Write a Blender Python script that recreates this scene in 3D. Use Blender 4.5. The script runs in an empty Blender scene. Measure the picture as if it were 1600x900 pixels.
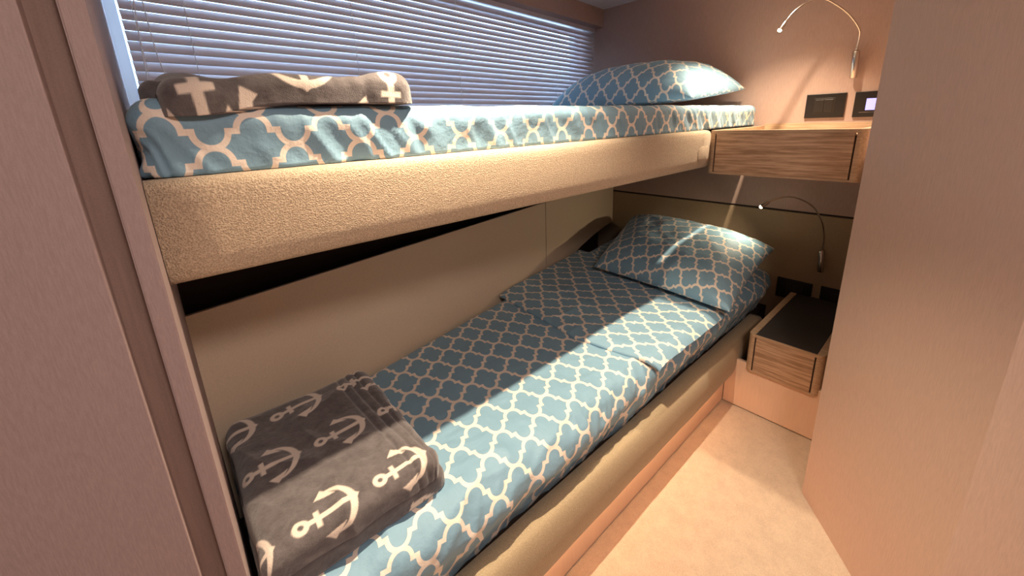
import bpy, bmesh, math, random
import numpy as np
from mathutils import Vector, Matrix, noise

random.seed(7)
C = bpy.context.scene.collection
Z0 = 0.345                      # all heights below are written 0.345 m above the true floor level

# ------------------------------------------------------------------ camera
cam_d = bpy.data.cameras.new('camera')
cam = bpy.data.objects.new('camera', cam_d); C.objects.link(cam)
bpy.context.scene.camera = cam
cam_d.sensor_width = 36.0
cam_d.lens = 623.0 / 1600.0 * 36.0
cam_d.shift_y = -91.0 / 1600.0
cam_d.clip_start = 0.02
right = Vector((0.749, -0.662, -0.037)); down = Vector((-0.198, -0.170, -0.965))
right.normalize(); down = (down - right * down.dot(right)).normalized()
fwd = right.cross(down).normalized()
M = Matrix((( right.x, -down.x, -fwd.x, -1.885),
            ( right.y, -down.y, -fwd.y, -0.619),
            ( right.z, -down.z, -fwd.z, 1.380 - Z0),
            (0, 0, 0, 1)))
cam.matrix_world = M

# ------------------------------------------------------------------ world, light, exposure
w = bpy.data.worlds.new('sky'); bpy.context.scene.world = w; w.use_nodes = True
bg = w.node_tree.nodes['Background']
bg.inputs[0].default_value = (0.50, 0.74, 1.0, 1); bg.inputs[1].default_value = 5.5
vs = bpy.context.scene.view_settings
vs.view_transform = 'Standard'; vs.look = 'None'; vs.gamma = 1.0; vs.exposure = 0.3

def light(name, kind, loc, energy, color, **kw):
    l = bpy.data.lights.new(name, kind); l.energy = energy; l.color = color
    for k, v in kw.items(): setattr(l, k, v)
    o = bpy.data.objects.new(name, l); C.objects.link(o)
    o.location = (loc[0], loc[1], loc[2] - Z0)
    return o
WARM = (1.0, 0.785, 0.54)
DL = ((-0.31, -0.140, 1.915), (-1.42, -0.140, 1.915))  # the second one is added to brighten the foot half of the beds
for p, e, sz in zip(DL, (54.0, 76.0), (90, 87)):
    light('downlight_beam', 'SPOT', p, e, WARM, spot_size=math.radians(sz), spot_blend=0.9, shadow_soft_size=0.012)
light('aisle_fill', 'AREA', (-1.75, -1.05, 1.90), 8.3, (1.0, 0.82, 0.72), shape='DISK', size=0.30)  # soft fill added behind the camera, not a ceiling fixture

# ------------------------------------------------------------------ material helpers
def mat(name):
    m = bpy.data.materials.new(name); m.use_nodes = True
    nt = m.node_tree; b = nt.nodes['Principled BSDF']
    return m, nt, b
def N(nt, t, **kw):
    n = nt.nodes.new(t)
    for k, v in kw.items():
        if k.startswith('i_'): n.inputs[k[2:].replace('_', ' ')].default_value = v
        else: setattr(n, k, v)
    return n
def L(nt, a, b): nt.links.new(a, b)
def mth(nt, op, a, b=None, c=None, clamp=False):
    n = nt.nodes.new('ShaderNodeMath'); n.operation = op; n.use_clamp = clamp
    for i, v in enumerate((a, b, c)):
        if v is None: continue
        if isinstance(v, (int, float)): n.inputs[i].default_value = v
        else: nt.links.new(v, n.inputs[i])
    return n.outputs[0]
def mixc(nt, fac, a, b):
    n = nt.nodes.new('ShaderNodeMix'); n.data_type = 'RGBA'
    if isinstance(fac, (int, float)): n.inputs[0].default_value = fac
    else: nt.links.new(fac, n.inputs[0])
    for i, v in ((6, a), (7, b)):
        if isinstance(v, tuple): n.inputs[i].default_value = (*v, 1) if len(v) == 3 else v
        else: nt.links.new(v, n.inputs[i])
    return n.outputs[2]
def bump(nt, b, h, strength=0.3, dist=0.002):
    n = nt.nodes.new('ShaderNodeBump'); n.inputs['Strength'].default_value = strength
    n.inputs['Distance'].default_value = dist
    nt.links.new(h, n.inputs['Height']); nt.links.new(n.outputs[0], b.inputs['Normal'])
def coords(nt, scale=(1, 1, 1), kind='Object', rot=(0, 0, 0)):
    t = nt.nodes.new('ShaderNodeTexCoord'); mp = nt.nodes.new('ShaderNodeMapping')
    mp.inputs['Scale'].default_value = scale; mp.inputs['Rotation'].default_value = rot
    nt.links.new(t.outputs[kind], mp.inputs[0]); return mp.outputs[0]
def noi(nt, vec, scale, detail=4, rough=0.55):
    n = nt.nodes.new('ShaderNodeTexNoise'); n.inputs['Scale'].default_value = scale
    n.inputs['Detail'].default_value = detail; n.inputs['Roughness'].default_value = rough
    nt.links.new(vec, n.inputs['Vector']); return n.outputs['Fac']

def fabric_wall(name, base, dark, fine=260, stretch=0.06, rough=0.7, bstr=0.25):
    """woven vinyl wall covering with a fine vertical thread"""
    m, nt, b = mat(name)
    v1 = coords(nt, (1, 1, stretch)); f1 = noi(nt, v1, fine, 3)
    v2 = coords(nt, (1, 1, 1)); f2 = noi(nt, v2, fine * 2.2, 2)
    s = mth(nt, 'ADD', mth(nt, 'MULTIPLY', f1, 0.6), mth(nt, 'MULTIPLY', f2, 0.4))
    r = N(nt, 'ShaderNodeMapRange'); L(nt, s, r.inputs[0]); r.inputs[1].default_value = 0.36; r.inputs[2].default_value = 0.62
    L(nt, mixc(nt, r.outputs[0], dark, base), b.inputs['Base Color'])
    b.inputs['Roughness'].default_value = rough
    bump(nt, b, s, bstr, 0.0008)
    return m
def plain(name, col, rough=0.5, metal=0.0):
    m, nt, b = mat(name)
    b.inputs['Base Color'].default_value = (*col, 1); b.inputs['Roughness'].default_value = rough
    b.inputs['Metallic'].default_value = metal
    v = coords(nt); f = noi(nt, v, 90, 3)
    r = N(nt, 'ShaderNodeMapRange'); L(nt, f, r.inputs[0]); r.inputs[3].default_value = max(0.02, rough - 0.06); r.inputs[4].default_value = min(1, rough + 0.06)
    L(nt, r.outputs[0], b.inputs['Roughness'])
    return m
def emis(name, col, strength):
    m, nt, b = mat(name)
    b.inputs['Base Color'].default_value = (*col, 1)
    b.inputs['Emission Color'].default_value = (*col, 1); b.inputs['Emission Strength'].default_value = strength
    return m
def wood(name, light_c, dark_c, along='Y'):
    m, nt, b = mat(name)
    sc = {'Y': (1, 0.055, 1), 'X': (0.055, 1, 1)}[along]
    v = coords(nt, sc)
    f = noi(nt, v, 125, 5, 0.6); g = noi(nt, v, 330, 3, 0.6)
    s = mth(nt, 'ADD', mth(nt, 'MULTIPLY', f, 0.72), mth(nt, 'MULTIPLY', g, 0.28))
    r = N(nt, 'ShaderNodeMapRange'); L(nt, s, r.inputs[0]); r.inputs[1].default_value = 0.41; r.inputs[2].default_value = 0.58
    L(nt, mixc(nt, r.outputs[0], dark_c, light_c), b.inputs['Base Color'])
    b.inputs['Roughness'].default_value = 0.55
    bump(nt, b, s, 0.35, 0.0012)
    return m
def boucle(name, a, c, scale=420, bstr=0.9):
    m, nt, b = mat(name)
    v = coords(nt)
    n1 = noi(nt, v, scale, 3, 0.6); n2 = noi(nt, v, scale * 0.5, 2, 0.5)
    vo = N(nt, 'ShaderNodeTexVoronoi'); vo.inputs['Scale'].default_value = scale * 0.75; L(nt, v, vo.inputs['Vector'])
    h = mth(nt, 'ADD', mth(nt, 'MULTIPLY', n1, 0.5), mth(nt, 'ADD', mth(nt, 'MULTIPLY', vo.outputs['Distance'], 0.45), mth(nt, 'MULTIPLY', n2, 0.3)))
    r = N(nt, 'ShaderNodeMapRange'); L(nt, h, r.inputs[0]); r.inputs[1].default_value = 0.40; r.inputs[2].default_value = 0.85
    L(nt, mixc(nt, r.outputs[0], c, a), b.inputs['Base Color'])
    b.inputs['Roughness'].default_value = 0.95; b.inputs['Sheen Weight'].default_value = 0.15
    bump(nt, b, h, bstr, 0.0022)
    return m

def trellis(name, blue=(0.225, 0.405, 0.555), cream=(0.86, 0.77, 0.69)):
    """quatrefoil trellis print; UV in pattern cells, line crossings at (0,0) and (.5,.5)"""
    m, nt, b = mat(name)
    uv = nt.nodes.new('ShaderNodeUVMap'); uv.uv_map = 'UVMap'
    sep = nt.nodes.new('ShaderNodeSeparateXYZ'); L(nt, uv.outputs[0], sep.inputs[0])
    def fold(v):
        f = mth(nt, 'SUBTRACT', v, mth(nt, 'ROUND', v)); return mth(nt, 'ABSOLUTE', f)
    x = fold(sep.outputs[0]); y = fold(sep.outputs[1])
    up = mth(nt, 'GREATER_THAN', y, 0.25)
    x = mth(nt, 'ABSOLUTE', mth(nt, 'SUBTRACT', x, mth(nt, 'MULTIPLY', up, 0.5)))
    y = mth(nt, 'ABSOLUTE', mth(nt, 'SUBTRACT', y, mth(nt, 'MULTIPLY', up, 0.5)))
    # arc centred (0, .25) radius .25 (x squeezed by .25/.205)
    xs = mth(nt, 'MULTIPLY', x, 0.25 / 0.20)
    yc = mth(nt, 'SUBTRACT', y, 0.25)
    d = mth(nt, 'SQRT', mth(nt, 'ADD', mth(nt, 'MULTIPLY', xs, xs), mth(nt, 'MULTIPLY', yc, yc)))
    d1 = mth(nt, 'ABSOLUTE', mth(nt, 'SUBTRACT', d, 0.25))
    # tread of the step at y=.25 from x=.2 to x=.3
    dy = mth(nt, 'ABSOLUTE', yc)
    dx = mth(nt, 'MAXIMUM', mth(nt, 'SUBTRACT', 0.208, x), 0.0)
    d3 = mth(nt, 'MAXIMUM', dy, mth(nt, 'ADD', dx, mth(nt, 'MULTIPLY', mth(nt, 'GREATER_THAN', x, 0.338), 1.0)))
    dd = mth(nt, 'MINIMUM', d1, d3)
    r = N(nt, 'ShaderNodeMapRange'); L(nt, dd, r.inputs[0]); r.inputs[1].default_value = 0.043; r.inputs[2].default_value = 0.053
    v = coords(nt); f = noi(nt, v, 30, 3)
    blue2 = tuple(c * 0.86 for c in blue)
    L(nt, mixc(nt, r.outputs[0], cream, mixc(nt, f, blue2, blue)), b.inputs['Base Color'])
    b.inputs['Roughness'].default_value = 0.62; b.inputs['Sheen Weight'].default_value = 0.12
    n1 = noi(nt, coords(nt, (1, 1, 1)), 28, 4, 0.6); n2 = noi(nt, v, 1500, 2)
    bump(nt, b, mth(nt, 'ADD', n1, mth(nt, 'MULTIPLY', n2, 0.03)), 0.55, 0.006)
    return m
def fleece(name):
    m, nt, b = mat(name)
    at = nt.nodes.new('ShaderNodeAttribute'); at.attribute_name = 'print'
    v = coords(nt); f = noi(nt, v, 55, 5, 0.65); g = noi(nt, v, 900, 2)
    r = N(nt, 'ShaderNodeMapRange'); L(nt, f, r.inputs[0]); r.inputs[1].default_value = 0.35; r.inputs[2].default_value = 0.65
    grey = mixc(nt, r.outputs[0], (0.092, 0.081, 0.086), (0.150, 0.134, 0.142))
    L(nt, mixc(nt, at.outputs['Fac'], grey, (0.80, 0.70, 0.62)), b.inputs['Base Color'])
    b.inputs['Roughness'].default_value = 0.9; b.inputs['Sheen Weight'].default_value = 0.5; b.inputs['Sheen Roughness'].default_value = 0.4
    bump(nt, b, mth(nt, 'ADD', mth(nt, 'MULTIPLY', f, 1.0), mth(nt, 'MULTIPLY', g, 0.35)), 0.7, 0.004)
    return m
def carpet(name):
    m, nt, b = mat(name)
    v = coords(nt); f = noi(nt, v, 420, 3, 0.7); g = noi(nt, v, 26, 5, 0.65); h = noi(nt, v, 1400, 2)
    s = mth(nt, 'ADD', mth(nt, 'MULTIPLY', f, 0.6), mth(nt, 'MULTIPLY', g, 0.4))
    r = N(nt, 'ShaderNodeMapRange'); L(nt, s, r.inputs[0]); r.inputs[1].default_value = 0.36; r.inputs[2].default_value = 0.60
    L(nt, mixc(nt, r.outputs[0], (0.66, 0.47, 0.33), (0.84, 0.64, 0.46)), b.inputs['Base Color'])
    b.inputs['Roughness'].default_value = 1.0; b.inputs['Sheen Weight'].default_value = 0.3
    bump(nt, b, mth(nt, 'ADD', mth(nt, 'ADD', f, h), mth(nt, 'MULTIPLY', g, 1.4)), 0.8, 0.004)
    return m

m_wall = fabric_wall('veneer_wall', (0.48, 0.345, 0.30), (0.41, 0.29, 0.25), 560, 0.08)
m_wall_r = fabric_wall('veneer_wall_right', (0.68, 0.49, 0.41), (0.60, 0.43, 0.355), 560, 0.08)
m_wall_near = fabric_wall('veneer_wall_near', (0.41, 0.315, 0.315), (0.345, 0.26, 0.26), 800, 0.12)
m_recess = fabric_wall('veneer_recess_shade', (0.27, 0.18, 0.155), (0.22, 0.145, 0.125), 330, 0.05)  # wall veneer darkened, shade of the recess put into the colour
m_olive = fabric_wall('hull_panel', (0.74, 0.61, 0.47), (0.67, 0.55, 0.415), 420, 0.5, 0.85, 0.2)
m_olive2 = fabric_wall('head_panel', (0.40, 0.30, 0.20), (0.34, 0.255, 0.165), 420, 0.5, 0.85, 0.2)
m_kick = fabric_wall('kick_panel', (0.78, 0.56, 0.42), (0.73, 0.52, 0.39), 300, 0.05)
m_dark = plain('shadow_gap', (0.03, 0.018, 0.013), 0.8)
m_ceil = plain('ceiling_white', (0.75, 0.72, 0.70), 0.5)
m_boucle = boucle('boucle_beige', (0.66, 0.53, 0.39), (0.36, 0.27, 0.185), 620, 0.75)
m_bolster = boucle('bolster_suede', (0.50, 0.39, 0.255), (0.36, 0.28, 0.175), 700, 0.35)
m_wood = wood('oak_shelf', (0.60, 0.41, 0.275), (0.32, 0.195, 0.12))
m_wood2 = wood('oak_edge', (0.56, 0.40, 0.27), (0.42, 0.28, 0.18))
m_pad = plain('charcoal_leather', (0.035, 0.03, 0.03), 0.75)
m_black = plain('black_glass_plate', (0.012, 0.009, 0.008), 0.35)
m_key = plain('black_rocker', (0.022, 0.017, 0.014), 0.3)
m_steel = plain('satin_steel', (0.62, 0.56, 0.52), 0.22, 1.0)
m_sheet = trellis('trellis_sheet')
m_fleece = fleece('anchor_fleece')
m_carpet = carpet('cream_carpet')
m_frame = plain('window_frame_white', (0.75, 0.77, 0.80), 0.4)
m_cord = plain('blind_cord', (0.85, 0.80, 0.80), 0.8)
m_screen = emis('lit_display', (0.30, 0.32, 0.95), 1.1)
m_led = emis('led_lens', (1.0, 0.80, 0.50), 60.0)
m_strip = emis('amber_led_strip', (1.0, 0.55, 0.27), 14.0)
m_dlens = emis('downlight_lens', (1.0, 0.80, 0.55), 12.0)

m_slat, nt, b = mat('blind_slat')
b.inputs['Base Color'].default_value = (0.72, 0.64, 0.65, 1); b.inputs['Roughness'].default_value = 0.35
b.inputs['Transmission Weight'].default_value = 0.0
tr = N(nt, 'ShaderNodeBsdfTranslucent'); tr.inputs[0].default_value = (0.55, 0.55, 0.62, 1)
mx = N(nt, 'ShaderNodeMixShader'); mx.inputs[0].default_value = 0.16
outn = [n for n in nt.nodes if n.type == 'OUTPUT_MATERIAL'][0]
L(nt, b.outputs[0], mx.inputs[1]); L(nt, tr.outputs[0], mx.inputs[2]); L(nt, mx.outputs[0], outn.inputs[0])
f = noi(nt, coords(nt), 300, 2); bump(nt, b, f, 0.05, 0.0005)

m_glass, nt, b = mat('window_glass')
b.inputs['Base Color'].default_value = (0.9, 0.95, 1, 1); b.inputs['Transmission Weight'].default_value = 1.0
b.inputs['Roughness'].default_value = 0.02; b.inputs['IOR'].default_value = 1.02
_f = noi(nt, coords(nt), 3, 1); bump(nt, b, _f, 0.01, 0.0005)

# ------------------------------------------------------------------ object helpers
ORG = {}
def thing(name, loc, label, cat, group=None, structure=False):
    o = bpy.data.objects.new(name, None); C.objects.link(o)
    o.location = (loc[0], loc[1], loc[2] - Z0); o.empty_display_size = 0.05
    if structure: o['kind'] = 'structure'
    if label: o['label'] = label
    if cat: o['category'] = cat
    if group: o['group'] = group
    ORG[o.name] = Vector(loc)
    return o
def obj(name, bm, m, parent=None, smooth=False, label=None, cat=None, group=None, structure=False, kind=None):
    """bm holds scene coordinates; the object origin goes to the base of its own box"""
    if isinstance(bm, bmesh.types.BMesh):
        me = bpy.data.meshes.new(name); bm.to_mesh(me); bm.free()
    else: me = bm
    n = len(me.vertices); a = np.empty(n * 3); me.vertices.foreach_get('co', a); a = a.reshape(-1, 3)
    lo, hi = a.min(0), a.max(0)
    org = Vector(((lo[0] + hi[0]) / 2, (lo[1] + hi[1]) / 2, lo[2]))
    me.vertices.foreach_set('co', (a - np.array(org)).ravel()); me.update()
    if isinstance(m, (list, tuple)):
        for q in m: me.materials.append(q)
    else: me.materials.append(m)
    if smooth:
        me.polygons.foreach_set('use_smooth', [True] * len(me.polygons))
    o = bpy.data.objects.new(name, me); C.objects.link(o)
    ORG[o.name] = org
    if parent is not None:
        o.parent = parent; o.location = org - ORG[parent.name]
    else: o.location = (org.x, org.y, org.z - Z0)
    if label: o['label'] = label
    if cat: o['category'] = cat
    if group: o['group'] = group
    if structure: o['kind'] = 'structure'
    if kind: o['kind'] = kind
    return o
def add_box(bm, a, b, bev=0.0, seg=2):
    x0, y0, z0 = a; x1, y1, z1 = b
    r = bmesh.ops.create_cube(bm, size=1)
    vs_ = r['verts']
    for v in vs_:
        v.co = Vector((x0 + (v.co.x + .5) * (x1 - x0), y0 + (v.co.y + .5) * (y1 - y0), z0 + (v.co.z + .5) * (z1 - z0)))
    if bev > 0:
        es = {e for v in vs_ for e in v.link_edges}
        bmesh.ops.bevel(bm, geom=list(es), offset=bev, segments=seg, affect='EDGES', profile=0.5)
def box(a, b, bev=0.0, seg=2):
    bm = bmesh.new(); add_box(bm, a, b, bev, seg); return bm
def prism(pts, z0, z1, bev=0.0):
    """vertical prism over a plan outline"""
    bm = bmesh.new()
    lo = [bm.verts.new((x, y, z0)) for x, y in pts]; hi = [bm.verts.new((x, y, z1)) for x, y in pts]
    n = len(pts)
    bm.faces.new(lo[::-1]); bm.faces.new(hi)
    for i in range(n): bm.faces.new((lo[i], lo[(i + 1) % n], hi[(i + 1) % n], hi[i]))
    bmesh.ops.recalc_face_normals(bm, faces=bm.faces)
    if bev: bmesh.ops.bevel(bm, geom=list(bm.edges), offset=bev, segments=2, affect='EDGES')
    return bm
def extrude_profile(prof, p0, p1, closed=True, nseg=1):
    """prof: list of (out, z) swept from p0 to p1 in plan; out is measured to the right of the travel direction"""
    bm = bmesh.new(); p0 = Vector(p0); p1 = Vector(p1); d = (p1 - p0).normalized(); nrm = Vector((d.y, -d.x))
    rings = []
    for k in range(nseg + 1):
        c = p0.lerp(p1, k / nseg)
        rings.append([bm.verts.new((c.x + nrm.x * o_, c.y + nrm.y * o_, z)) for o_, z in prof])
    n = len(prof)
    for k in range(nseg):
        for i in range(n if closed else n - 1):
            j = (i + 1) % n
            bm.faces.new((rings[k][i], rings[k][j], rings[k + 1][j], rings[k + 1][i]))
    if closed: bm.faces.new(rings[0][::-1]); bm.faces.new(rings[-1])
    bmesh.ops.recalc_face_normals(bm, faces=bm.faces)
    return bm
def catmull(pts, n=8):
    P = [Vector(p) for p in pts]; P = [P[0] * 2 - P[1]] + P + [P[-1] * 2 - P[-2]]; out = []
    for i in range(1, len(P) - 2):
        for k in range(n):
            t = k / n; a, b_, c, d = P[i - 1:i + 3]
            out.append(0.5 * ((2 * b_) + (c - a) * t + (2 * a - 5 * b_ + 4 * c - d) * t * t + (3 * b_ - a - 3 * c + d) * t ** 3))
    out.append(P[-2]); return out
def tube(pts, r, seg=10, bm=None, cap=True):
    bm = bm or bmesh.new(); rings = []; n = len(pts); pts = [Vector(p) for p in pts]
    up = Vector((0.3, 0.2, 1)).normalized()
    for i, p in enumerate(pts):
        t = (pts[min(i + 1, n - 1)] - pts[max(i - 1, 0)]).normalized()
        u = (up - t * up.dot(t)).normalized(); up = u; v = t.cross(u)
        rr = r[i] if isinstance(r, (list, tuple)) else r
        rings.append([bm.verts.new(p + (u * math.cos(a) + v * math.sin(a)) * rr) for a in [2 * math.pi * k / seg for k in range(seg)]])
    for i in range(n - 1):
        for k in range(seg):
            bm.faces.new((rings[i][k], rings[i][(k + 1) % seg], rings[i + 1][(k + 1) % seg], rings[i + 1][k]))
    if cap: bm.faces.new(rings[0][::-1]); bm.faces.new(rings[-1])
    bmesh.ops.recalc_face_normals(bm, faces=bm.faces)
    return bm
def grid_mesh(name, P, UV, attr=None, close=False):
    """P: (ny,nx,3) points, UV: (ny,nx,2)"""
    ny, nx = P.shape[:2]
    me = bpy.data.meshes.new(name)
    idx = np.arange(ny * nx).reshape(ny, nx)
    F = np.stack([idx[:-1, :-1], idx[:-1, 1:], idx[1:, 1:], idx[1:, :-1]], -1).reshape(-1, 4)
    loop = []
    if close: loop = [list(idx[0, ::-1]) + list(idx[1:, 0]) + list(idx[-1, 1:]) + list(idx[-2:0:-1, -1])]
    me.from_pydata(P.reshape(-1, 3).tolist(), [], F.tolist() + [[int(q) for q in l] for l in loop])
    fl = np.concatenate([F.ravel()] + [np.array(l) for l in loop]).astype(int)
    uvl = me.uv_layers.new(name='UVMap'); uvl.data.foreach_set('uv', UV.reshape(-1, 2)[fl].ravel())
    if attr is not None:
        at = me.attributes.new('print', 'FLOAT', 'POINT'); at.data.foreach_set('value', attr.ravel())
    return me
def fbm(x, y, z=0.0, o=3):
    v = 0; a = 1
    for k in range(o):
        v += a * noise.noise(Vector((x, y, z))); x *= 2.03; y *= 2.03; z *= 1.7; a *= 0.5
    return v
def sstep(a, b_, v): t = min(max((v - a) / (b_ - a), 0), 1); return t * t * (3 - 2 * t)
def ridged(x, y, z=0.0):
    return (1 - abs(noise.noise(Vector((x, y, z)))) * 2.2)
def soft_slab(x0, x1, y0, y1, z0, z1, r, nx, ny, disp, plan=None, uvf=None, attrf=None, name='slab', drop=None, rim=0.0):
    """cloth-covered slab: rounded top edge, sides falling to z0; (a,b) are unrolled cloth coordinates"""
    h = z1 - z0; e_max = (math.pi / 2) * r + (h - r) if drop is None else drop
    ix0, ix1, iy0, iy1 = x0 + r, x1 - r, y0 + r, y1 - r
    A = np.linspace(ix0 - e_max, ix1 + e_max, nx); B = np.linspace(iy0 - e_max, iy1 + e_max, ny)
    P = np.zeros((ny, nx, 3)); UV = np.zeros((ny, nx, 2)); AT = np.zeros((ny, nx))
    for j, b_ in enumerate(B):
        for i, a in enumerate(A):
            ex = min(a - ix0, 0) + max(a - ix1, 0); ey = min(b_ - iy0, 0) + max(b_ - iy1, 0)
            e = math.hypot(ex, ey); ec = min(e, e_max)
            cx = min(max(a, ix0), ix1); cy = min(max(b_, iy0), iy1)
            if e > 0: nxd, nyd = ex / e, ey / e
            else: nxd = nyd = 0
            q = (math.pi / 2) * r
            if ec < q: th = ec / r; out = r * math.sin(th); dr = r * (1 - math.cos(th)); nz = math.cos(th); nh = math.sin(th)
            else: out = r - (ec - q) * rim; dr = r + (ec - q); nz = 0.0; nh = 1.0
            p = Vector((cx + nxd * out, cy + nyd * out, z1 - dr)); nn = Vector((nxd * nh, nyd * nh, nz))
            fade = 1.0
            p = p + nn * (disp(a, b_, ec, dr) * fade) if disp else p
            if p.z < z0: p.z = z0
            if plan: p = plan(p)
            P[j, i] = p
            UV[j, i] = uvf(a, b_) if uvf else (a, b_)
            if attrf: AT[j, i] = attrf(a, b_)
    return grid_mesh(name, P, UV, AT if attrf else None, close=True)

# ------------------------------------------------------------------ the setting
XL = -1.905                      # inner face of the foot-end partition
def hull(x): return 0.674 + 0.1918 * x       # padded hull panel (room face), y at x
def wind(x): return 0.829 + 0.1159 * x       # plane of the blind
CE = 1.929
# floor carpet with slight undulation
n_ = 60; gx = np.linspace(-3.2, -0.44, n_); gy = np.linspace(-2.2, -0.15, n_)
P = np.zeros((n_, n_, 3))
for j in range(n_):
    for i in range(n_): P[j, i] = (gx[i], gy[j], 0.345 + 0.0012 * fbm(gx[i] * 9, gy[j] * 9))
me = grid_mesh('floor', P, P[:, :, :2]); obj('floor', me, m_carpet, smooth=True, structure=True)
obj('floor', box((-3.2, -2.2, 0.30), (0.1, 1.2, 0.342)), m_dark, structure=True)
# ceiling
obj('ceiling', box((-3.2, -2.2, CE), (0.1, 1.2, CE + 0.05)), m_ceil, structure=True)
# head wall: upper veneer, groove, lower padded panel
whd = thing('wall_head', (0.02, 0.15, 0.345), None, None, structure=True)
obj('panel', box((0.0, -0.47, 0.997), (0.04, 0.90, CE), 0.0015), m_wall, whd)
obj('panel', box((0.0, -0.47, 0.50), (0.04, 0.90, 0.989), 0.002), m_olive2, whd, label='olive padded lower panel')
obj('backing', box((0.006, -0.47, 0.345), (0.05, 0.90, CE)), m_dark, whd)
# niche side wall right of the drawers (hidden side of the cabinet) and diagonal wall
A_ = Vector((-0.709, -0.465)); B_ = Vector((-1.010, -0.708)); d_ = (B_ - A_).normalized()
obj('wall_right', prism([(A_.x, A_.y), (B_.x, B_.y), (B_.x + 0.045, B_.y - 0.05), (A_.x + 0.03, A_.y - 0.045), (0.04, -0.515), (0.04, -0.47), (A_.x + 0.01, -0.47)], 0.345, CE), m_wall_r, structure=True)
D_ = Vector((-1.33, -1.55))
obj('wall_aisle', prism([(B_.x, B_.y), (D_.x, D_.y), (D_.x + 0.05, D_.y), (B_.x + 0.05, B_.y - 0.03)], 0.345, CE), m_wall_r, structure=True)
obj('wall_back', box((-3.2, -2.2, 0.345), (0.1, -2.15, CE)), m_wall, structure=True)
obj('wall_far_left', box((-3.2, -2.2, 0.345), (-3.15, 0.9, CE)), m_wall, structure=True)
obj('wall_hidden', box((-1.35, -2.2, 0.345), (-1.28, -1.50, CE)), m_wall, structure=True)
# left: foot-end partition edge (post), recess strip, near panel
wl = thing('wall_left', (-2.1, -0.16, 0.345), None, None, structure=True)
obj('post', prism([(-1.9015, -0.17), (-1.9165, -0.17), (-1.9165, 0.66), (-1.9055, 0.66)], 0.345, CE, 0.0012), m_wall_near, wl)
obj('recess', box((-1.950, -0.157, 0.345), (-1.914, -0.13, CE)), m_recess, wl, label='recessed strip with its shade painted in')
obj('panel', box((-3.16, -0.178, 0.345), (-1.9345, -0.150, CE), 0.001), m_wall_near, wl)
# kick wall below the drawers
obj('baseboard_head', box((-0.471, -0.47, 0.350), (-0.455, -0.156, 0.533), 0.0008), m_kick, structure=True)
# hull wall behind the bunks
hp = lambda a, off: [(a[0], hull(a[0]) + off), (a[1], hull(a[1]) + off)]
wh = thing('wall_hull', (-0.95, 0.55, 0.5), None, None, structure=True)
def hull_panel(x0, x1, z0, z1, arc=None, bev=0.004):
    bm = bmesh.new()
    pts = [(x0, z1), (x1, z1)] + (arc[::-1] if arc else [(x1, z0)]) + ([] if arc and abs(arc[0][0] - x0) < 1e-4 else [(x0, z0)])
    if arc and abs(arc[0][0] - x0) > 1e-4: pass
    f = [bm.verts.new((x, hull(x), z)) for x, z in pts]; k = [bm.verts.new((x, hull(x) + 0.009, z)) for x, z in pts]
    n = len(pts); fa = bm.faces.new(f); bm.faces.new(k[::-1])
    for i in range(n): bm.faces.new((f[i], k[i], k[(i + 1) % n], f[(i + 1) % n]))
    bmesh.ops.recalc_face_normals(bm, faces=bm.faces)
    return bm
SX = -0.685
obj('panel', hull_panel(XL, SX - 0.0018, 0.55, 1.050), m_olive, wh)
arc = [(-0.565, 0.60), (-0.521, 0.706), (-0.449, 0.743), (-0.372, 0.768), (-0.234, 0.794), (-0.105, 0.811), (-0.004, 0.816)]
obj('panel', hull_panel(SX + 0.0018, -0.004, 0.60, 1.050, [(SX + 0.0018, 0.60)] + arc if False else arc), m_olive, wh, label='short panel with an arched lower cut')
obj('backing', prism([(XL, hull(XL) + 0.10), (0.0, hull(0) + 0.10), (0.0, hull(0) + 0.14), (XL, hull(XL) + 0.14)], 0.345, 1.19), m_dark, wh)  # near-black colour stands in for the shade behind the panels
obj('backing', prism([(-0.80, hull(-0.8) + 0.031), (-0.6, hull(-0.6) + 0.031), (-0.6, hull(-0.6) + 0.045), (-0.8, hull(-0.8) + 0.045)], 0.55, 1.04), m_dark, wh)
# window wall: sill zone, side reveals, header, frame, glass
off = 0.05
obj('wall_window', prism([(XL - .02, wind(XL) + off), (0.02, wind(0) + off), (0.02, wind(0) + .12), (XL - .02, wind(XL) + .12)], 1.15, 1.425), m_wall, structure=True)
obj('trim_1', prism([(XL, wind(XL) - 0.062), (0.0, wind(0) - 0.062), (0.0, wind(0) + .12), (XL, wind(XL) + .12)], 1.846, CE), m_wall, structure=True)
obj('window_jamb', prism([(-0.06, wind(-.06) + .032), (0.0, wind(0) + .032), (0.0, wind(0) + .12), (-0.06, wind(-.06) + .12)], 1.425, 1.846), m_wall, structure=True)
wn = thing('window_1', (-0.95, wind(-0.95) + 0.09, 1.425), None, None, structure=True)
def wprism(xa, xb, y0, y1, z0, z1): return prism([(xa, wind(xa) + y0), (xb, wind(xb) + y0), (xb, wind(xb) + y1), (xa, wind(xa) + y1)], z0, z1)
obj('window_frame', wprism(XL - .01, XL + 0.02, .07, .11, 1.425, 1.846), m_frame, wn)
obj('window_frame', wprism(-0.08, -0.05, .07, .11, 1.425, 1.846), m_frame, wn)
obj('window_frame', wprism(XL, -0.05, .07, .11, 1.425, 1.45), m_frame, wn)
obj('window_frame', wprism(XL, -0.05, .07, .11, 1.82, 1.846), m_frame, wn)
obj('glass', wprism(XL + .02, -0.08, .088, .092, 1.45, 1.82), m_glass, wn)
# partition continues to the window beside the blind
obj('wall_foot', prism([(-1.9055, 0.55), (-1.9055, 0.70), (-1.93, 0.70), (-1.93, 0.55)], 1.0, CE), m_frame, structure=True)

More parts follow.
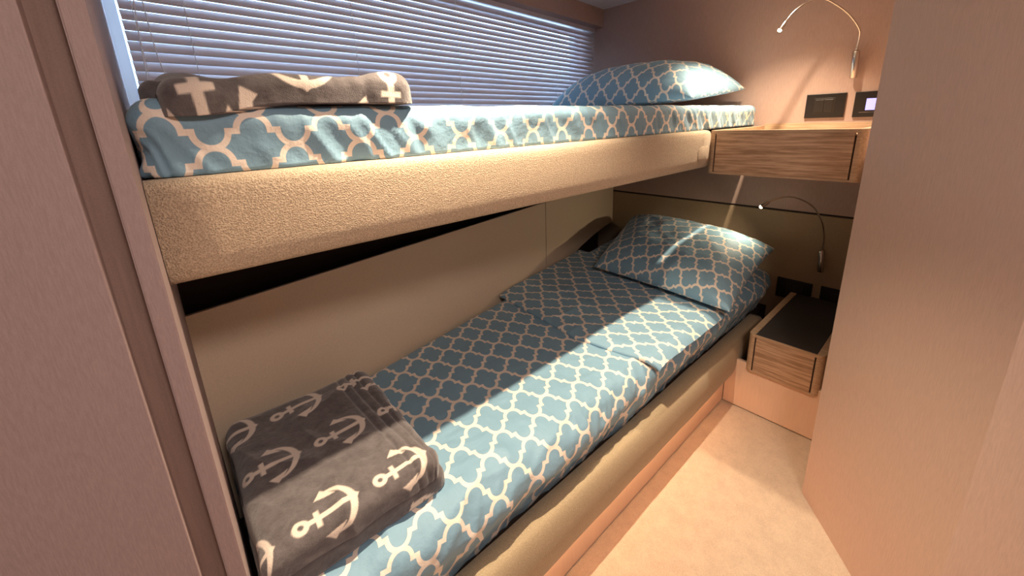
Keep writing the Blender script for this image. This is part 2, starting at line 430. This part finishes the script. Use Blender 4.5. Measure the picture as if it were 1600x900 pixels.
# ------------------------------------------------------------------ venetian blind
bl = thing('venetian_blind', (-0.95, wind(-0.95), 1.43), 'pale mauve aluminium venetian blind closed over the long window above the upper bunk', 'blind')
bx0, bx1 = -1.882, -0.004
du = Vector((1, 0.1159, 0)).normalized(); dn = Vector((0.1159, -1, 0)).normalized()   # dn points into the room
def slat_bm(z, tilt=math.radians(62)):
    bm = bmesh.new(); n = 6; wd = 0.0245; top = []; bot = []
    for k in range(n + 1):
        t = k / n - 0.5; s = t * wd; crown = 0.0022 * (1 - (2 * t) ** 2)
        o_ = s * math.cos(tilt) + crown * math.sin(tilt); zz = -s * math.sin(tilt) + crown * math.cos(tilt)
        for lst, th in ((top, 0.0), (bot, -0.0005)):
            oo = o_ + th * math.sin(tilt); z2 = zz + th * math.cos(tilt)
            lst.append([bm.verts.new(Vector((x, wind(x), z)) + dn * oo + Vector((0, 0, z2))) for x in (bx0, bx1)])
    for k in range(n):
        bm.faces.new((top[k][0], top[k][1], top[k + 1][1], top[k + 1][0])); bm.faces.new((bot[k][0], bot[k + 1][0], bot[k + 1][1], bot[k][1]))
    bm.faces.new((top[0][0], bot[0][0], bot[0][1], top[0][1])); bm.faces.new((top[n][0], top[n][1], bot[n][1], bot[n][0]))
    bmesh.ops.recalc_face_normals(bm, faces=bm.faces)
    return bm
PITCH = 0.0203; zs0 = 1.448
s0 = obj('slat', slat_bm(zs0), m_slat, bl, smooth=True)
nsl = 19
for k in range(1, nsl):
    c = s0.copy(); C.objects.link(c); c.parent = bl; c.location = s0.location + Vector((0, 0, k * PITCH))
obj('head_rail', wprism(bx0, bx1, -0.014, 0.014, 1.829, 1.846), m_slat, bl)
obj('bottom_rail', wprism(bx0, bx1, -0.011, 0.011, 1.425, 1.434), m_slat, bl)
zt = 1.832
for px in (-1.862, -1.772, -1.372, -0.968, -0.35):
    for s in ((-0.0125, 0.0125)):
        bm = bmesh.new(); y = wind(px)
        tube([Vector((px, y, 1.43)) + dn * s, Vector((px, y, zt)) + dn * s], 0.0008, 5, bm)
        if s > 0 :
            for k in range(nsl):
                z = zs0 + k * PITCH - 0.010
                tube([Vector((px - .002, wind(px - .002), z)) + dn * (s + .0), Vector((px + .003, wind(px + .003), z + 0.006)) + dn * (s + .001)], 0.0014, 5, bm)
        obj('ladder_cord', bm, m_cord, bl)
for x, zz in ((-1.853, 1.44), (-1.842, 1.455)):
    p = Vector((x, wind(x), 0)) + dn * 0.022
    pts = catmull([(p.x, p.y, zt), (p.x - .002, p.y, 1.70), (p.x - (.012 if x < -1.85 else .0), p.y - .004, 1.56), (p.x + (.010 if x > -1.85 else -.014), p.y - .008, zz + .03), (p.x + .004, p.y - 0.012, zz)], 6)
    obj('pull_cord', tube(pts, 0.0011, 6), m_cord, bl, smooth=True)

# ------------------------------------------------------------------ upper bunk
FY = -0.030
ub = thing('upper_bunk', (-1.0, 0.3, 1.17), 'wall-mounted upper bunk with a deep beige boucle front rail under the window', 'bunk')
# rail section: (out toward aisle, z)
rr = [(-0.030, 1.186), (-0.012, 1.184), (-0.005, 1.186), (0.0005, 1.193), (0.004, 1.206), (0.006, 1.225), (0.0065, 1.26), (0.006, 1.30), (0.0045, 1.318), (0.001, 1.327), (-0.006, 1.3315), (-0.014, 1.333), (-0.030, 1.333)]
bm = extrude_profile([(o_, 1.210 + (z - 1.184) * 0.8255) for o_, z in rr], (-1.9015, FY), (-0.487, FY), True, 24)
obj('front_rail', bm, m_boucle, ub, smooth=True, label='beige boucle upholstered rail')
# hand-hold dimple patch near the head end
bm = bmesh.new(); n = 24; c = bm.verts.new((-0.535, FY - 0.0086, 1.258)); ring = []
for k in range(n):
    a = 2 * math.pi * k / n; s = abs(math.cos(a)) ** 0.6 * (1 if math.cos(a) > 0 else -1); t = abs(math.sin(a)) ** 0.7 * (1 if math.sin(a) > 0 else -1)
    ring.append(bm.verts.new((-0.535 + 0.042 * s, FY - 0.0068, 1.258 + 0.026 * t)))
inner = []
for k in range(n):
    inner.append(bm.verts.new(((ring[k].co.x - c.co.x) * 0.8 + c.co.x, FY - 0.0088, (ring[k].co.z - c.co.z) * 0.8 + c.co.z)))
for k in range(n):
    bm.faces.new((ring[k], ring[(k + 1) % n], inner[(k + 1) % n], inner[k])); bm.faces.new((inner[k], inner[(k + 1) % n], c))
bmesh.ops.recalc_face_normals(bm, faces=bm.faces)
obj('piped_patch', bm, m_boucle, ub, smooth=True, label='oval padded patch near the head end of the rail')
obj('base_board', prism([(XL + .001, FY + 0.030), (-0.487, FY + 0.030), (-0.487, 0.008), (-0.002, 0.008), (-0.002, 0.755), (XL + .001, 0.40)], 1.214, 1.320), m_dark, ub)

UW, UH = 0.0905, 0.078
def uv_up(a, b_):
    ix0, iy0, r = -1.874, 0.014, 0.026
    if a < ix0 and b_ < iy0:                       # wrap the print round the foot corner
        phi = math.atan2(ix0 - a, iy0 - b_); e = math.hypot(ix0 - a, iy0 - b_)
        a, b_ = ix0 - r * 1.1 * phi, iy0 - e
    return ((a + 1.514) / UW, (b_ + 0.012) / UH)
def fold_disp(a, b_, e, dr):
    """gathers on the hanging side of a fitted sheet"""
    side = min(max((e - 0.01) / 0.05, 0), 1)
    g = 0.5 + 0.5 * noise.noise(Vector((a * 7, b_ * 2, 3.3)))
    f1 = ridged(a * 26 + b_ * 12, b_ * 5, 1.0) ** 2
    return side * (0.0105 * g * f1 + 0.0050 * fbm(a * 18 + b_ * 10, b_ * 8, 5)) + 0.002 * fbm(a * 9, b_ * 9, 9) - side * 0.003 + (1 - side) * 0.009 * sstep(-1.80, -1.88, a)
def m_top(p):
    # foot corner droops a little, edge is a bit uneven
    return p
me = soft_slab(-1.9, -0.012, -0.012, 0.60, 1.334, 1.414, 0.026, 420, 150, fold_disp, uvf=uv_up, name='upper_mattress',
               plan=lambda p: Vector((p.x, p.y * (wind(p.x) - 0.018) / 0.60 if p.y > 0 else p.y, p.z)))
obj('mattress', me, m_sheet, smooth=True, label='mattress in blue and cream trellis sheet on the upper bunk', cat='mattress', group=None)

# ------------------------------------------------------------------ lower bunk
lb = thing('lower_bunk', (-1.0, 0.1, 0.345), 'built-in lower bunk with a padded tan bolster edge and plain wood-tone base', 'bunk')
obj('base_panel', box((XL + .001, -0.155, 0.350), (-0.472, -0.135, 0.470), 0.0008), m_kick, lb)
bo = []
for k in range(17):
    t = k / 16
    a = math.radians(-115 + 205 * t)
    bo.append((-0.0 + 0.024 + 0.0 + 0.022 * math.cos(a) - 0.012, 0.527 + 0.070 * math.sin(a)))
bo += [(-0.02, 0.600), (-0.02, 0.46)]
NS = 60
bm = bmesh.new(); rings = []
for k in range(NS + 1):
    x = XL + .001 + (-0.200 + 1.904) * k / NS
    wob = 0.0018 * fbm(x * 6, 0, 2)
    rings.append([bm.verts.new((x, -0.155 - o_ - (wob if o_ > 0 else 0), z + (wob * 1.2 if z > .58 else 0))) for o_, z in bo])
n = len(bo)
for k in range(NS):
    for i in range(n): bm.faces.new((rings[k][i], rings[k][(i + 1) % n], rings[k + 1][(i + 1) % n], rings[k + 1][i]))
bm.faces.new(rings[0]); bm.faces.new(rings[-1][::-1]); bmesh.ops.recalc_face_normals(bm, faces=bm.faces)
obj('bolster', bm, m_bolster, lb, smooth=True, label='tan suede bolster edge')
bm = bmesh.new()
obj('led_strip', box((XL + .01, -0.168, 0.4545), (-0.540, -0.162, 0.4575)), m_strip, lb, label='amber light strip tucked under the bolster')
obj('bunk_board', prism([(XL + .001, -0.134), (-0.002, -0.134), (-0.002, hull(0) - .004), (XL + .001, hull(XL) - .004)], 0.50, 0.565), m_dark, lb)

Wv = np.array([0.092, -0.021]); Hv = np.array([0.024, 0.089]); Mi = np.linalg.inv(np.stack([Wv, Hv], 1))
def uv_low(a, b_):
    q = Mi @ np.array([a + 1.507, b_ - 0.290]); return (q[0], q[1])
def low_disp(a, b_, e, dr):
    side = min(max((e - 0.005) / 0.06, 0), 1) if b_ < 0 else 0
    near = min(max((0.10 - b_) / 0.25, 0), 1)
    g = 0.5 + 0.5 * noise.noise(Vector((a * 5, 0, 3.3)))
    puff = 0.010 * abs(noise.noise(Vector((a * 4.5, b_ * 2, 7)))) * near
    f1 = ridged(a * 20 - b_ * 10, b_ * 6, 1.0) ** 2
    wr = 0.0034 * fbm(a * 15 + 4, b_ * 13, 1) * (0.4 + near) + 0.0045 * max(0, ridged(a * 9 + b_ * 7, b_ * 11 - a * 4, 4)) ** 3 * near
    return side * (0.007 * g * f1 - 0.002 + 0.006 * fbm(a * 9, b_ * 9, 5)) + wr + puff - 0.003
def low_plan(p):
    # taper the hull side to follow the panel, keep the aisle edge straight
    if p.y > 0: p.y = p.y * (hull(p.x) - 0.002) / 0.60
    return p
me = soft_slab(XL + .006, -0.008, -0.158, 0.60, 0.566, 0.748, 0.066, 420, 190, low_disp, uvf=None, name='lower_mattress', plan=low_plan, rim=0.42)
# pattern runs in true cloth coordinates: take them from the flattened positions
uvl = me.uv_layers['UVMap'].data
vco = [v.co.copy() for v in me.vertices]
for lp in me.loops:
    p = vco[lp.vertex_index]
    dz = 0.748 - p.z; yy = p.y
    if p.y < 0: yy = p.y - max(dz - 0.004, 0) * 0.85
    uvl[lp.index].uv = uv_low(p.x, yy)
obj('mattress', me, m_sheet, smooth=True, label='mattress in blue and cream trellis sheet on the lower bunk', cat='mattress')

# turned-back flat sheet over the head half of the lower mattress
def fold_pt(s, t):
    """s 0..1 across (hull to aisle), t 0..1 from the folded edge toward the head"""
    edge = [(-1.012, 0.470), (-1.030, 0.250), (-1.047, 0.074), (-1.020, -0.080), (-0.995, -0.172)]
    k = s * 4; i = min(int(k), 3); f = k - i
    ex = edge[i][0] * (1 - f) + edge[i + 1][0] * f; ey = edge[i][1] * (1 - f) + edge[i + 1][1] * f
    hx, hy = -0.40, 0.585 * (1 - s) + (-0.176) * s
    return ex + (hx - ex) * t, (ey if t == 0 else ey + (hy - ey) * t)
ns, ntt = 150, 110
P = np.zeros((ntt, ns, 3)); UV = np.zeros((ntt, ns, 2))
for j in range(ntt):
    t = j / (ntt - 1)
    tt = max((t - 0.05) / 0.95, 0)
    for i in range(ns):
        s = i / (ns - 1)
        x, y = fold_pt(s, tt)
        z = 0.7545 + 0.0045 * math.sin(min(tt * 10, 1) * math.pi / 2) + 0.0022 * fbm(x * 14, y * 12, 8) + 0.003 * max(0, ridged(x * 7 + y * 5, y * 10, 2)) ** 3
        if t < 0.05: z -= (0.05 - t) / 0.05 * 0.013; x -= 0.003 * math.sin(t / 0.05 * math.pi)
        if y < -0.125: z -= ((-0.125 - y) / 0.05) ** 2 * 0.020
        P[j, i] = (x, y, z); q = Mi @ np.array([x * 1.0 + 1.507 + 0.02, y - 0.290 + 0.03]); 
        # the turned layer shows the pattern run straighter and finer
        a = math.radians(-2); X_ = (x * math.cos(a) - y * math.sin(a)); Y_ = (x * math.sin(a) + y * math.cos(a))
        UV[j, i] = (X_ / 0.093, Y_ / 0.088)
me = grid_mesh('folded_sheet', P, UV)
obj('folded_sheet', me, m_sheet, smooth=True, label='turned-back trellis top sheet folded across the lower mattress', cat='sheet')

# ------------------------------------------------------------------ pillows
def pillow(name, FL, FR, BR, BL, T, W_, rot, n, label, seed=0, flat=0.35, cshift=(0, 0)):
    """corners in order front-left, front-right, back-right, back-left (top seam height); T loft"""
    FL, FR, BR, BL = map(Vector, (FL, FR, BR, BL))
    nrm = ((FR - FL).cross(BL - FL)).normalized()
    if nrm.z < 0: nrm = -nrm
    w_ = ((FR - FL).length + (BR - BL).length) / 2; d2 = ((BL - FL).length + (BR - FR).length) / 2
    root = bpy.data.meshes.new(name); verts = []; faces = []; uvs = []
    for side in (1, -1):
        base = len(verts)
        for j in range(n):
            for i in range(n):
                s = -1 + 2 * i / (n - 1); t = -1 + 2 * j / (n - 1)
                s2 = math.sin(s * math.pi / 2) * 0.55 + s * 0.45; t2 = math.sin(t * math.pi / 2) * 0.55 + t * 0.45
                # sides bow in between the corner ears
                ps = s2 * (1 - 0.045 * (1 - t2 * t2)); pt = t2 * (1 - 0.045 * (1 - s2 * s2))
                u = (ps + 1) / 2; v = (pt + 1) / 2
                p = FL * (1 - u) * (1 - v) + FR * u * (1 - v) + BR * u * v + BL * (1 - u) * v
                prof_ = (max(0, 1 - abs(s2) ** 3.0)) ** 0.55 * (max(0, 1 - abs(t2) ** 3.2)) ** 0.5
                h = T * prof_ * (1.0 if side > 0 else -flat)
                edge = 1 - prof_
                h += (0.006 * fbm(s * 4 + seed, t * 4, side) * prof_ + 0.004 * ridged(s * 5 + t * 3 + seed, t * 7, seed) ** 2 * (prof_ ** 0.5) * min(1, edge * 2)) * (1 if side > 0 else 0.3)
                p = p + nrm * h
                verts.append(p)
        # cloth coordinates follow the arc length over the loft
        V = np.array([tuple(v) for v in verts[base:]]).reshape(n, n, 3)
        Xc = np.zeros((n, n)); Yc = np.zeros((n, n))
        Xc[:, 1:] = np.cumsum(np.linalg.norm(np.diff(V, axis=1), axis=2), 1); Yc[1:, :] = np.cumsum(np.linalg.norm(np.diff(V, axis=0), axis=2), 0)
        Xc -= Xc[:, n // 2:n // 2 + 1]; Yc -= Yc[n // 2:n // 2 + 1, :]
        a = math.radians(rot)
        for X_, Y_ in zip(Xc.ravel(), Yc.ravel()):
            uvs.append(((X_ * math.cos(a) - Y_ * math.sin(a)) / W_ + cshift[0], (X_ * math.sin(a) + Y_ * math.cos(a)) / W_ + cshift[1]))
        for j in range(n - 1):
            for i in range(n - 1):
                q = (base + j * n + i, base + j * n + i + 1, base + (j + 1) * n + i + 1, base + (j + 1) * n + i)
                faces.append(q if side > 0 else q[::-1])
    root.from_pydata([tuple(v) for v in verts], [], faces)
    ul = root.uv_layers.new(name='UVMap')
    for lp in root.loops: ul.data[lp.index].uv = uvs[lp.vertex_index]
    bm = bmesh.new(); bm.from_mesh(root); bmesh.ops.remove_doubles(bm, verts=bm.verts, dist=0.0004)
    bmesh.ops.recalc_face_normals(bm, faces=bm.faces); bm.to_mesh(root); bm.free()
    return obj(name, root, m_sheet, smooth=True, label=label, cat='pillow')
pillow('pillow', (-0.47, 0.72, 1.436), (-0.44, 0.06, 1.440), (-0.03, 0.035, 1.478), (-0.06, 0.74, 1.470), 0.150, 0.092, 3, 90,
       'plump trellis pillow on the upper bunk against the head wall', 1, 0.13)
pillow('pillow', (-0.600, 0.350, 0.785), (-0.640, -0.205, 0.785), (-0.085, -0.160, 0.850), (-0.05, 0.520, 0.872), 0.105, 0.088, 24, 100,
       'trellis pillow slumped at the head of the lower bunk', 4, 0.30)

# ------------------------------------------------------------------ anchor fleece blankets
def anchor(px, py):
    """ring at x=0, crown at x=1, both in anchor lengths; returns signed distance"""
    d = abs(math.hypot(px - 0.02, py) - 0.10) - 0.045            # ring
    if 0.12 < px < 1.0: d = min(d, abs(py) - 0.052)               # shank
    if abs(px - 0.30) < 0.1 or abs(py) < 0.25:
        d = min(d, max(abs(px - 0.31) - 0.045, abs(py) - 0.17))   # stock
    # crescent arms
    r1 = math.hypot(px - 0.52, py) - 0.50; r2 = math.hypot(px - 0.40, py) - 0.49
    cres = max(r1, -r2)
    if px > 0.45: d = min(d, cres)
    for s in (1, -1):                                             # flukes
        qx, qy = px - 0.50, py * s - 0.46
        d = min(d, max(abs(qx) * 1.0 + qy * 0.9 - 0.10, -qy * 1.2 - 0.10 - qx * 0.3, ))
    tip = max(abs(py) * 0.8 + px - 1.07, 0.93 - px); d = min(d, tip)
    return d
def print_fn(anchors, tris=()):
    def f(a, b_):
        best = 9
        for (x, y, ang, ln) in anchors:
            dx, dy = a - x, b_ - y
            if dx * dx + dy * dy > (1.5 * ln) ** 2: continue
            px = (dx * math.cos(ang) + dy * math.sin(ang)) / ln; py = (-dx * math.sin(ang) + dy * math.cos(ang)) / ln
            best = min(best, anchor(px, py) * ln)
        for (x, y, hw, hh) in tris:
            best = min(best, max(abs(a - x) * 0.9 + (b_ - y) * hw / hh * 0.9 - hw * 0.9, y - b_))
        return 1 - sstep(-0.0008, 0.0012, best)
    return f
# lower blanket
b1 = thing('blanket', (-1.75, 0.09, 0.748), 'folded grey fleece blanket with white anchors lying flat on the lower bunk', 'blanket')
AL = 0.080
anch = [(-1.837, -0.075, 0, AL), (-1.718, -0.075, 0, AL), (-1.764, 0.078, 0.03, AL), (-1.880, 0.080, 0, AL), (-1.808, 0.212, 0.06, AL * 1.05), (-1.680, 0.210, 0, AL), (-1.925, 0.215, 0, AL), (-1.955, -0.075, 0, AL), (-1.645, 0.078, 0, AL),
        (-1.79, -0.215, 0, AL)]
def bdisp(a, b_, e, dr):
    r = 0.004 * fbm(a * 10, b_ * 10, 2) + 0.0035 * max(0, ridged(a * 9 + b_ * 7, b_ * 6 - a * 4, 5)) ** 2
    for gx_ in (-1.668, -1.650, -1.632): r -= 0.0035 * math.exp(-((a - gx_ + 0.01 * math.sin(b_ * 6)) / 0.0035) ** 2) * (1 if e < 0.02 else 0.5)
    return r - 0.002
me = soft_slab(-1.892, -1.612, -0.098, 0.262, 0.775, 0.832, 0.026, 210, 250, bdisp, attrf=print_fn(anch), name='fold', drop=0.062)
obj('fold', me, m_fleece, b1, smooth=True)
me = soft_slab(-1.893, -1.604, -0.090, 0.268, 0.749, 0.785, 0.016, 120, 130, lambda a, b_, e, dr: 0.003 * fbm(a * 12, b_ * 12, 6), attrf=print_fn([(-1.70, -0.16, 0.3, AL), (-1.56, 0.0, 1.2, AL), (-1.56, 0.15, 1.2, AL)]), name='fold')
obj('fold', me, m_fleece, b1, smooth=True)
# upper blanket
b2 = thing('blanket', (-1.72, 0.1, 1.414), 'rolled grey fleece blanket with white anchors lying along the upper mattress edge', 'blanket')
UA = 0.085
anch2 = [(-1.838, 0.016, -1.50, 0.105), (-1.715, 0.060, -1.57, 0.085), (-1.598, -0.006, -1.62, 0.088)]
tri2 = ((-1.808, -0.058, 0.008, 0.020), (-1.630, -0.060, 0.010, 0.014), (-1.577, -0.060, 0.007, 0.016))
def b2disp(a, b_, e, dr):
    endr = 0.010 * sstep(-1.66, -1.60, a) ; endl = 0.006 * sstep(-1.80, -1.84, a)
    return 0.0035 * fbm(a * 14, b_ * 14, 12) + endr + endl - 0.003 * math.exp(-((a + 1.635) / 0.01) ** 2) - 0.002
def b2plan(p):
    k = sstep(-1.74, -1.85, p.x); p.z -= 0.015 * k * sstep(0.12, 0.0, p.y); p.y -= 0.006 * k
    return p
me = soft_slab(-1.868, -1.565, -0.014, 0.19, 1.416, 1.456, 0.019, 230, 170, b2disp, attrf=print_fn(anch2, tri2), name='fold', plan=b2plan)
obj('fold', me, m_fleece, b2, smooth=True)
me = soft_slab(-1.885, -1.75, 0.03, 0.21, 1.417, 1.446, 0.014, 60, 60, lambda a, b_, e, dr: 0.003 * fbm(a * 14, b_ * 14, 2), attrf=print_fn([]), name='fold')
obj('fold', me, m_fleece, b2, smooth=True, label='inner layer poking out at the foot end')

# ------------------------------------------------------------------ shelves / drawers
def cabinet(y0, y1, z0, z1, label, pad):
    """y0 = right outer face (negative), y1 = left outer face; front at x=-0.48"""
    xf, sw = -0.480, 0.020
    root = thing('bedside_drawer', (-0.24, (y0 + y1) / 2, z0), label, 'drawer')
    zt_ = z1 - 0.004
    # side panels with rounded front corner
    for s in (1, -1):
        yo = y1 if s > 0 else y0; yi = yo - s * sw; R_ = 0.017
        pts = [(-0.001, yo)]
        for k in range(7):
            a = math.pi / 2 * k / 6
            pts.append((xf + R_ - R_ * math.sin(a), yo - s * (R_ - R_ * math.cos(a))))
        pts += [(xf, yi), (-0.001, yi)]
        if s < 0: pts = pts[::-1]
        obj('side_panel', prism(pts, z0, z1), m_wood2, root)
    ya, yb = y0 + sw + 0.0042, y1 - sw - 0.0042
    obj('drawer_front', box((xf, ya, z0 + 0.006), (xf + 0.018, yb, z1 - 0.010), 0.0006), m_wood, root)
    obj('carcass', box((xf + 0.004, y0 + sw - .001, z0 + 0.001), (-0.001, y1 - sw + .001, z1 - 0.018)), m_dark, root)
    obj('bottom', box((xf + 0.0005, y0 + sw - .0005, z0), (-0.001, y1 - sw + .0005, z0 + 0.0055)), m_wood2, root)
    if pad:
        obj('front_edge', box((xf, y0 + sw, z1 - 0.0095), (xf + 0.006, y1 - sw, z1 - 0.001)), m_wood2, root)
        obj('top_pad', box((xf + 0.0062, y0 + sw + .001, z1 - 0.018), (-0.002, y1 - sw - .001, z1 - 0.002), 0.001), m_pad, root, label='charcoal inset top pad')
    else:
        obj('rim', box((xf, y0 + sw, z1 - 0.0095), (xf + 0.012, y1 - sw, z1)), m_wood2, root)
        obj('rim', box((-0.014, y0 + sw, z1 - 0.0175), (-0.001, y1 - sw, z1 + 0.008)), m_wood2, root)
        obj('tray', box((xf + 0.012, y0 + sw, z1 - 0.0178), (-0.014, y1 - sw, z1 - 0.014)), m_wood2, root)
    return root
cabinet(-0.430, -0.026, 1.189, 1.331, 'wall-hung oak drawer with an open tray top beside the upper bunk', False)
cabinet(-0.430, -0.218, 0.512, 0.655, 'small wall-hung oak drawer with a charcoal top beside the lower bunk', True)

# ------------------------------------------------------------------ reading lamps
def lamp(base_lo, base_hi, pts, label, power):
    root = thing('reading_lamp', (base_lo[0], base_lo[1], base_lo[2]), label, 'lamp')
    lo, hi = Vector(base_lo), Vector(base_hi); ax = (hi - lo).normalized()
    obj('base', tube([lo, lo + ax * .001, hi - ax * .003, hi], [0.0095, 0.0105, 0.0105, 0.008], 20), m_steel, root, smooth=True)
    mid = lo.lerp(hi, 0.5)
    obj('wall_mount', tube([Vector((-0.001, mid.y, mid.z)), Vector((mid.x, mid.y, mid.z))], 0.006, 12), m_steel, root)
    obj('collar', tube([hi, hi + ax * 0.010], 0.0045, 14), m_steel, root, smooth=True)
    cp = catmull([tuple(hi)] + pts, 10)
    obj('gooseneck', tube(cp, 0.0028, 10), m_steel, root, smooth=True)
    tip = cp[-1]; dr = (cp[-1] - cp[-3]).normalized()
    hd = obj('lamp_head', tube([tip - dr * 0.030, tip - dr * 0.028, tip - dr * .002, tip], [0.004, 0.0055, 0.0062, 0.0060], 16), m_steel, root, smooth=True)
    obj('led', tube([tip - dr * .0002, tip + dr * 0.003, tip + dr * 0.0055, tip + dr * 0.0068], [0.0062, 0.0058, 0.0040, 0.001], 16), m_led, hd, label='glowing led lens')
    l = bpy.data.lights.new('reading_light', 'SPOT'); l.energy = power; l.color = (1.0, 0.80, 0.52); l.spot_size = math.radians(150); l.spot_blend = 1.0; l.shadow_soft_size = 0.006
    lo_ = bpy.data.objects.new('reading_light', l); C.objects.link(lo_); lo_.location = tip + dr * 0.016 - Vector((0, 0, Z0))
    lo_.rotation_euler = dr.to_track_quat('-Z', 'Y').to_euler()
lamp((-0.022, -0.303, 1.487), (-0.026, -0.300, 1.575),
     [(-0.035, -0.303, 1.612), (-0.050, -0.301, 1.640), (-0.080, -0.275, 1.683), (-0.105, -0.242, 1.716), (-0.125, -0.210, 1.738), (-0.145, -0.177, 1.737), (-0.165, -0.150, 1.719), (-0.180, -0.131, 1.694), (-0.195, -0.112, 1.655)],
     'steel gooseneck reading lamp arching over the upper bunk', 1.5)
lamp((-0.022, -0.305, 0.772), (-0.024, -0.299, 0.860),
     [(-0.040, -0.303, 0.905), (-0.060, -0.300, 0.950), (-0.090, -0.294, 0.990), (-0.115, -0.270, 1.040), (-0.145, -0.237, 1.069), (-0.165, -0.196, 1.079), (-0.180, -0.152, 1.062), (-0.190, -0.122, 1.036)],
     'steel gooseneck reading lamp above the lower bunk pillow', 2.3)

# ------------------------------------------------------------------ switch plates
def plate(y0, y1, z0, z1, name, label, cat):
    r = thing(name, (-0.004, (y0 + y1) / 2, z0), label, cat)
    obj('plate', box((-0.007, y0, z0), (-0.0005, y1, z1), 0.0012), m_black, r)
    return r
s1 = plate(-0.291, -0.173, 1.356, 1.441, 'light_switch', 'black double rocker switch plate above the upper oak drawer', 'switch')
for a in (-0.256, -0.2285): obj('rocker', box((-0.0095, a, 1.376), (-0.006, a + 0.0255, 1.421), 0.0012), m_key, s1)
obj('bezel', box((-0.0078, -0.261, 1.371), (-0.0062, -0.198, 1.426), 0.0005), m_key, s1)
s2 = plate(-0.434, -0.315, 1.355, 1.440, 'climate_panel', 'black wall control with a lit violet display beside the rocker switches', 'thermostat')
obj('screen', box((-0.0078, -0.405, 1.378), (-0.0065, -0.348, 1.4165)), m_screen, s2)
obj('button_strip', box((-0.0076, -0.400, 1.3705), (-0.0065, -0.332, 1.3715)), m_steel, s2)
s3 = plate(-0.286, -0.163, 0.622, 0.708, 'power_socket', 'black socket plate above the lower drawer, nearer the pillow', 'socket')
for a in (-0.254, -0.2255): obj('module', box((-0.0088, a, 0.642), (-0.006, a + 0.0265, 0.688), 0.001), m_key, s3)
s4 = plate(-0.432, -0.313, 0.625, 0.709, 'power_socket', 'black socket plate above the lower drawer, half hidden by the right wall', 'socket')
for a in (-0.405, -0.3765): obj('module', box((-0.0088, a, 0.645), (-0.006, a + 0.0265, 0.689), 0.001), m_key, s4)

# ------------------------------------------------------------------ ceiling downlights (above the frame)
for i, (x, y, _z) in enumerate(DL):
    r = thing('ceiling_downlight', (x, y, CE - 0.006), ('small round downlight in the ceiling above the oak drawers', 'small round downlight added in the ceiling to light the foot of the bunks')[i], 'light')
    bm = bmesh.new(); n = 32
    rings = [[bm.verts.new((x + rr_ * math.cos(2 * math.pi * k / n), y + rr_ * math.sin(2 * math.pi * k / n), z)) for k in range(n)] for rr_, z in ((0.020, CE - .001), (0.022, CE - .006), (0.036, CE - .005), (0.038, CE - .0005))]
    for q in range(3):
        for k in range(n): bm.faces.new((rings[q][k], rings[q][(k + 1) % n], rings[q + 1][(k + 1) % n], rings[q + 1][k]))
    bmesh.ops.recalc_face_normals(bm, faces=bm.faces)
    obj('bezel', bm, m_steel, r, smooth=True)
    bm = bmesh.new(); bmesh.ops.create_circle(bm, cap_ends=True, radius=0.0205, segments=32, matrix=Matrix.Translation((x, y, CE - 0.0008)))
    obj('lens', bm, m_dlens, r)
